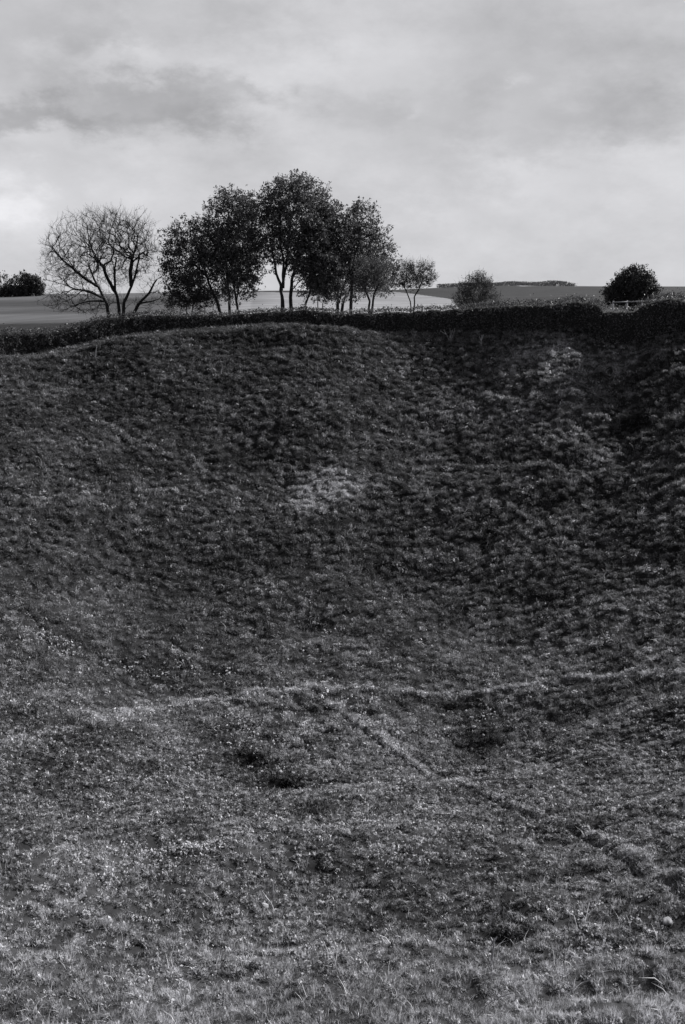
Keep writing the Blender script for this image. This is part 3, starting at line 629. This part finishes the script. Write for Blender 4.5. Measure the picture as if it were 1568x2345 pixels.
# ------------------------------------------------------------------ hedges
def hedge(name, label, table, mat, dens, lsize, wid=.75, rough=.18, seed=0, shoots=0, group=None):
    rng = np.random.default_rng(seed+300); T = np.array(table, float); a, b = T[0, 0], T[-1, 0]
    pxs = np.arange(a, b+.1, 5.0); Y = np.interp(pxs, T[:, 0], T[:, 3]); top = np.interp(pxs, T[:, 0], T[:, 1])
    P = np.array([at(p, 740, y) for p, y in zip(pxs, Y)]); X, Yc = P[:, 0], Y+wid
    zt = np.array([zrow(r, y+wid*.7) for r, y in zip(top, Y)]); zt = zt+.22*noise(X/1.7, Yc/1.7, seed+60)+.12*noise(X/.7, Yc/.7, seed+61); zb = terr(X, Yc, False)-.3
    seg = np.concatenate([[0], np.cumsum(np.hypot(np.diff(X), np.diff(Yc)))]); Ltot = seg[-1]
    tx = np.gradient(X); ty = np.gradient(Yc); l = np.hypot(tx, ty); nxn, nyn = ty/l, -tx/l         # towards the crater
    root = empty(name, (X[len(X)//2], Yc[len(X)//2], zb[len(X)//2])); o3 = np.array(root.location); tag(root, label, 'hedge', group)
    n = int(dens*Ltot); s_ = rng.uniform(0, Ltot, n)
    f = lambda arr: np.interp(s_, seg, arr)
    x, y, t, bt, ux, uy = f(X), f(Yc), f(zt), f(zb), f(nxn), f(nyn)
    h = t-bt; q = rng.uniform(0, 1, n); side = np.where(rng.uniform(size=n) < .62, 1, np.where(rng.uniform(size=n) < .5, -1, 0))
    bump = .36*fbm(s_/1.1, q*2.2, 3, seed+5)+.2*noise(s_/.4, q*5, seed+9)
    top_ = side == 0; u = rng.uniform(-1, 1, n)
    off = np.where(top_, u*wid, side*(wid*(1-.12*q)+bump)); zz = np.where(top_, h*(1-.06*u*u)+bump*.6, h*q*.98)
    off = off+rng.normal(0, rough*.5, n); zz = zz+np.where(q > .9, np.abs(rng.normal(0, rough, n)), rng.normal(0, rough*.4, n))
    C = np.stack([x+ux*off, y+uy*off, bt+np.maximum(zz, .15)], -1)-o3
    V, Fq, vv = leaves(C, lsize, rng, .5, .3); fo = mesh_np('foliage', V, Fq, mat, root, attrs={'v': vv}); fo['kind'] = 'stuff'
    # solid dark core for the twigs, added inside to block light
    prof = [(-.72, 0), (-.78, .5), (-.66, .88), (0, .95), (.66, .88), (.78, .5), (.72, 0)]; VV = []
    for i in range(len(X)):
        for u_, v_ in prof:
            w_ = u_*wid*(1+.12*math.sin(i*1.3+v_*5)); VV.append((X[i]+nxn[i]*w_, Yc[i]+nyn[i]*w_, zb[i]+(zt[i]-zb[i])*(v_-.05)))
    m = len(prof); k = np.arange(len(X)-1)[:, None]*m+np.arange(m-1)[None]
    Fc = np.stack([k, k+m, k+m+1, k+1], -1).reshape(-1, 4); caps = np.array([list(range(m)), list(range((len(X)-1)*m, len(X)*m))[::-1]])
    mesh_np('light_block_core', np.array(VV)-o3, [Fc, caps], M_core, root)
    if shoots:
        s_ = rng.uniform(0, Ltot, shoots); x, y, t = np.interp(s_, seg, X), np.interp(s_, seg, Yc), np.interp(s_, seg, zt)
        A = np.stack([x, y+rng.uniform(-wid, wid, shoots)*.6, t-.2], -1)-o3; B_ = A+np.stack([rng.normal(0, .12, shoots), rng.normal(0, .12, shoots), rng.uniform(.25, .55, shoots)], -1)
        V, Fq = tubes(A, B_, np.full(shoots, .014), np.full(shoots, .006), 3); mesh_np('shoots', V, Fq, M_bark, root)['kind'] = 'stuff'
    return root
hedge('hedge', 'long clipped dark hedge curving round the rim under the row of trees',
      [(-60,764,806,85.5),(0,758,806,87),(60,756,803,88.5),(130,753,797,90),(170,745,790,91),(215,726,775,92),(250,721,768,93),(330,719,758,95),(400,719,752,95.5),(480,716,750,96.5),(550,714,747,97),(600,708,746,97),(650,708,744,97),(690,703,744,97),(740,707,745,97),
       (790,711,748,97),(850,713,752,97),(900,709,755,97),(950,705,757,96.5),(1000,704,757,96),(1060,703,756,95.6),(1110,699,755,95),(1150,697,755,94.5)], M_hedge, 700, .085, seed=1, shoots=260)
hedge('hedge', 'shaggy taller hedge with a bumpy top, between the clipped hedge and the wooden rail',
      [(1152,695,755,94.6),(1168,691,754,94.3),(1185,688,753,94),(1205,690,752,93.6),(1225,697,752,93.2),(1245,695,750,92.8),(1262,689,750,92.4),(1285,684,749,92),(1320,686,748,91.4),(1350,685,745,90.8),(1366,689,743,90.5),(1376,694,742,90.2),(1387,706,742,90)], M_hedge, 760, .085, wid=.9, rough=.22, seed=2, shoots=60)
hedge('hedge', 'low bank of bushes with a bright sunlit top below the wooden rail',
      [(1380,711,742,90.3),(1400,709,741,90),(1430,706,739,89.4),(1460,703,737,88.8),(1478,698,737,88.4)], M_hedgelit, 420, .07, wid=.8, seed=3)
hedge('hedge', 'tall dark bushy hedge on the mound at the right edge',
      [(1476,690,737,87.6),(1492,680,737,87.2),(1515,677,738,86.8),(1568,678,738,86),(1640,680,738,84.5)], M_hedge, 760, .085, wid=1.1, rough=.25, seed=4, shoots=40)

# wooden rail in front of the round tree
def bar(name, A, B, wx, wz, mat, parent):
    A, B = Vector(A), Vector(B); d = B-A; q = d.to_track_quat('X', 'Z'); L_ = d.length
    V = [q @ Vector((x, y*wx/2, z*wz/2))+A for x in (0, L_) for y in (-1, 1) for z in (-1, 1)]
    Fq = np.array([(0,1,3,2),(4,6,7,5),(0,4,5,1),(2,3,7,6),(0,2,6,4),(1,5,7,3)])
    return mesh_np(name, np.array([tuple(v) for v in V]), Fq, mat, parent)
Yf = 97.0; pts = [(1404,692),(1436,691),(1470,689.5),(1500,687)]
W = [at(a, b, Yf) for a, b in pts]; zg = [float(terr(p[0], Yf, False)) for p in W]
fr = tag(empty('rail_fence', (W[0][0], Yf, zg[0])), 'weathered wooden post and rail fence in front of the round tree', 'fence'); o3 = np.array(fr.location)
for i, p in enumerate(W): bar('post', (p[0]-o3[0], 0, zg[i]-o3[2]-.3), (p[0]-o3[0], 0, p[2]-o3[2]+.12), .12, .12, M_rail, fr)
for a, b in zip(W[:-1], W[1:]): bar('rail', a-o3+np.array([0, -.14, 0]), b-o3+np.array([0, -.14, 0]), .05, .10, M_rail, fr)

# ------------------------------------------------------------------ chalk stones
def stone(px, py, wpx, hpx, label, seed, rot=0):
    rng = np.random.default_rng(seed); p = GT(px, py); k = np.linalg.norm(p)/F
    rx, rz = wpx*k*.30, max(hpx*k*.34, .025); nu, nv = 11, 7; V = []; s0 = rng.uniform(0, 9)
    for i in range(nv+1):
        th = math.pi*i/nv
        for j in range(nu):
            ph = 2*math.pi*j/nu; d = np.array([math.sin(th)*math.cos(ph), math.sin(th)*math.sin(ph), math.cos(th)])
            r = 1+.22*math.sin(3*d[0]+s0)*math.cos(4*d[1]-s0)+.14*math.sin(7*d[2]+5*d[0]+s0)+rng.normal(0, .05)*(0 < i < nv)
            V.append((d[0]*rx*r, d[1]*rx*.8*r, d[2]*rz*r))
    Fq = np.array([(i*nu+j, (i+1)*nu+j, (i+1)*nu+(j+1) % nu, i*nu+(j+1) % nu) for i in range(nv) for j in range(nu)])
    o = mesh_np('chalk_stone', V, Fq, M_chalk); o.location = p+np.array([0, 0, rz*.3+.05]); o.rotation_euler = (rng.normal(0, .2), rng.normal(0, .2), rot)
    return tag(o, label, 'stone', 'chalk stones lying in the grass')
for i, a in enumerate([(1084,1668,20,10,'pale oval chalk stone above the dark hollow on the right of the floor'),(1106,1686,12,9,'small pale stone just below and right of the oval chalk stone'),
    (770,1696,16,13,'upright pale stone in the middle of the bright crater floor'),(641,1773,20,12,'pale rounded stone at the top edge of the dark hollows on the floor'),
    (505,1870,18,7,'flat pale stone left of the dark hollows'),(419,2051,20,10,'blocky pale stone in the left foreground turf'),(591,2092,38,12,'large flat pale stone beside the dark burrow'),
    (606,2078,26,8,'dusty pale slab behind the dark burrow'),(1528,2116,40,12,'large pale stone near the right edge of the foreground'),(1455,2090,16,8,'small pale stone left of the large stone near the right edge'),
    (1213,1701,14,6,'flat pale stone on the right part of the floor'),(383,2088,20,8,'pale stone at the lip of the small hollow in the left foreground'),
    (620,1248,7,6,'tiny bright stone on the dark far wall, lower of the pair left of centre'),(483,1063,8,6,'tiny bright stone high on the dark far wall, upper of the pair left of centre'),  # white specks on the wall, shaped as tiny stones
    (1140,760,8,7,'tiny bright stone in the shade below the hedge'),(1483,2138,18,7,'pale flake below the large stone near the right edge'),(1225,2232,26,6,'flat pale stone on the near slope, lower right'),(1117,2150,20,6,'small flat stone beside the lone forked stem')]):  # the speck below the hedge is shaped as a stone too
    stone(*a[:4], a[4], 500+i, i*1.3)

# ------------------------------------------------------------------ dry stems, each a thing
def stem(name, label, base, segs, r, side=0, group='dry stems standing in the grass', seed=0, lift=0):
    """base: pixel of the foot; segs: list of pixel polylines at the same distance"""
    rng = np.random.default_rng(seed+900); b = GT(*base); Y = b[1]; As, Bs, ra, rb = [], [], [], []
    for pl in segs:
        P = [at(px, py, Y-.0)-b for px, py in pl]; P = [np.array([0, 0, -.1])]+P[1:] if pl[0] == base else P
        dy = rng.normal(0, .12); m = len(P)
        for i, (a, c) in enumerate(zip(P[:-1], P[1:])):
            a, c = a+np.array([0, dy*i/m, 0]), c+np.array([0, dy*(i+1)/m, 0]); As.append(a); Bs.append(c); ra.append(r*(1-.5*i/m)); rb.append(r*(1-.5*(i+1)/m))
    V, Fq = tubes(np.array(As), np.array(Bs), np.array(ra), np.array(rb), 6)
    o = mesh_np(name, V, Fq, M_straw, smooth=True); o.location = b
    return tag(o, label, 'stem', group)
stem('dry_stem', 'lone pale forked stem standing upright on the near slope', (1125,2212), [[(1125,2212),(1126,2190),(1129,2165),(1129,2142)],[(1129,2158),(1124,2148),(1121,2141)],[(1129,2158),(1134,2149),(1138,2143)]], .022, seed=1)
stem('dry_stem', 'leaning dry stem above the lone forked stem', (1118,2125), [[(1118,2125),(1123,2110),(1130,2093),(1142,2082)],[(1130,2093),(1139,2090),(1148,2076)]], .012, seed=2)
stem('dry_stem', 'long dry stem lying diagonally in the lower right foreground', (1098,2322), [[(1098,2322),(1110,2306),(1130,2290),(1160,2276)],[(1130,2290),(1148,2268)],[(1140,2284),(1172,2268)]], .009, seed=3)
stem('dry_stem', 'slanting pale stem left of the long lying stem', (1071,2260), [[(1071,2260),(1079,2235),(1086,2215)]], .009, seed=4)
stem('dry_stem', 'thin dry stem at the left of the lower foreground', (27,2318), [[(27,2318),(38,2296),(52,2280)],[(38,2296),(44,2280)]], .008, seed=5)
stem('dry_stem', 'upright bundle of pale stems left of the foreground centre', (622,2062), [[(622,2062),(624,2040),(626,2015)],[(625,2062),(629,2030)]], .018, seed=6)
stem('dry_stem', 'thick pale fallen stem slanting beside the dark burrow', (633,2086), [[(633,2086),(620,2068),(608,2052),(600,2040)],[(620,2068),(606,2046)]], .016, seed=7)
stem('dry_stem', 'arched thin dry stem left of the fallen stem', (512,2068), [[(512,2068),(524,2052),(544,2042),(556,2030)],[(524,2052),(548,2038)]], .012, seed=8)
stem('dry_stem', 'thin tall stem in the lower right corner area', (1476,2240), [[(1476,2240),(1470,2215),(1463,2190)],[(1470,2215),(1474,2204)]], .009, seed=9)
stem('dry_stem', 'thin straight stem left of the lower right corner', (1388,2225), [[(1388,2225),(1390,2190),(1390,2170)]], .008, seed=10)
stem('dry_stem', 'pale stem near the right edge, high on the bright slope', (1564,1868), [[(1564,1868),(1567,1840),(1569,1828)]], .02, seed=11)
stem('dry_stem', 'slanting pale stem on the slope right of the floor', (1320,1700), [[(1320,1700),(1316,1685),(1308,1665)]], .022, seed=12)
stem('dry_stem', 'pale stem lying level near the right edge', (1475,1625), [[(1475,1625),(1500,1623),(1518,1620)]], .022, seed=13)
stem('dry_stem', 'white forked stalk standing in front of the hedge shade', (1101,798), [[(1101,798),(1102,782),(1102,768)],[(1102,782),(1097,770)],[(1102,780),(1107,766)]], .035, seed=14)
stem('dry_stem', 'branched pale stalk fanning out left of the white forked stalk', (1030,785), [[(1030,785),(1024,770),(1016,756)],[(1030,785),(1031,768),(1030,752)],[(1030,785),(1037,768),(1042,750)],[(1031,775),(1036,755)],[(1022,766),(1008,758)]], .02, seed=15)
stem('dry_stem', 'pale dry stalk standing at the left, just below the hedge', (218,822), [[(218,822),(219,805),(221,790)]], .022, seed=16)
stem('dry_stem', 'pale leaning stalk left of centre below the hedge', (506,857), [[(506,857),(507,845)],[(507,848),(509,842)]], .03, seed=17)
stem('dry_stem', 'pale thin stalk leaning on the upper left wall', (370,823), [[(370,823),(376,808),(378,795)]], .016, seed=18)
stem('dry_stem', 'short pale stem lying high on the wall near the centre', (727,827), [[(727,827),(746,825)]], .035, seed=19)
stem('dry_stem', 'curved pale stem lying at the left edge of the foreground', (66,1842), [[(66,1842),(76,1836),(82,1826)]], .02, seed=20)

# ------------------------------------------------------------------ flowers and dry tufts
def cluster(protos, name, label, spots, smin, smax, tone=1.0, cat='flowers'):
    Ps = []
    for px, py, wx, wy, n in spots:
        cx, cy = G(px, py); dist = math.hypot(cx, cy); x = cx+RNG.normal(0, wx/F*dist*.6, n); y = cy+RNG.normal(0, wy/F*dist*1.6, n); Ps.append(np.stack([x, y, terr(x, y)], -1))
    P = np.concatenate(Ps); n = len(P); s_ = RNG.uniform(smin, smax, n)*np.interp(P[:, 1], [12, 22, 45], [.42, .6, 1.15])
    rot = np.stack([RNG.normal(0, .2, n), RNG.normal(0, .2, n), RNG.uniform(0, 6.28, n)], -1)
    tag(scatter(name, P, rot, np.stack([s_, s_, s_], -1), np.full(n, tone)*RNG.uniform(.6, 1.2, n), protos), label, cat, kind='stuff')
cluster(PR_flo, 'white_flowers', 'scattered white flowers dotted over the crater floor and near turf', [(130,1475,70,14,60),(110,1460,30,8,25),(290,1540,40,14,36),(375,1550,14,8,14),(245,1525,14,5,10),(520,1545,30,10,20),(360,1580,24,10,24),(270,1655,16,6,14),(420,1525,40,12,20),(450,1540,20,10,12),
    (560,1680,60,40,70),(720,1690,60,30,60),(840,1620,50,30,50),(880,1700,50,30,50),(890,1520,20,6,14),(760,1450,30,5,14),(330,1960,70,30,110),(440,1950,60,24,110),(340,2000,50,20,40),(470,1950,50,14,60),
    (250,2030,24,8,24),(540,2100,60,14,30),(190,2100,40,12,30),(320,2110,40,10,24),(700,2180,60,16,34),(560,2195,30,8,12),(850,1880,40,20,40),(900,1960,60,24,70),(1000,1960,40,24,30),(1080,1900,60,30,30),(1100,1640,50,20,24),
    (1450,2115,30,6,18),(1360,2170,50,14,40),(1320,2190,40,10,30),(700,1500,60,20,20),(1380,1470,60,8,20),(120,1690,60,20,30),(150,1620,60,20,16),(700,1580,100,20,30),(1000,1480,200,40,20),(400,1800,300,100,120),(900,1800,200,100,90),(1130,2000,90,50,40)], .7, 1.3)
cluster([proto('blossom', herb_tuft(16, .3, .3, .07, rg), M_flower) for i in range(2)], 'hedge_blossom', 'small white blossoms along the foot of the hedges',
    [(1262,744,5,3,4),(1296,744,10,5,10),(1320,747,20,3,14),(1345,742,16,6,12),(1372,740,5,4,6),(1118,760,6,2,3),(1136,761,4,2,3),(1200,744,30,5,6),(1010,765,60,3,6),(900,768,50,3,5),(1392,750,8,3,4)], .3, .6, 1.0)
cluster(PR_dry, 'dry_weeds', 'dry pale weeds standing in the shade below the hedge', [(850,775,40,5,26),(920,780,60,6,40),(980,778,50,8,50),(1060,785,50,8,50),(1120,790,30,6,20),(1230,790,40,6,14),(1200,770,40,6,10),(800,760,20,6,16),(120,810,60,6,26),(60,825,60,5,16),(300,800,80,10,16),(600,770,80,6,14),
    (1480,770,50,6,24),(1420,820,40,10,16),(1520,790,40,8,30),(1350,770,40,10,24),(1050,2240,200,30,50),(1350,2220,120,30,50),(900,2300,300,20,60),(300,2280,200,30,30),(1000,2000,200,60,40),(600,2060,60,20,30)], .4, 1.0, .55, 'weeds')
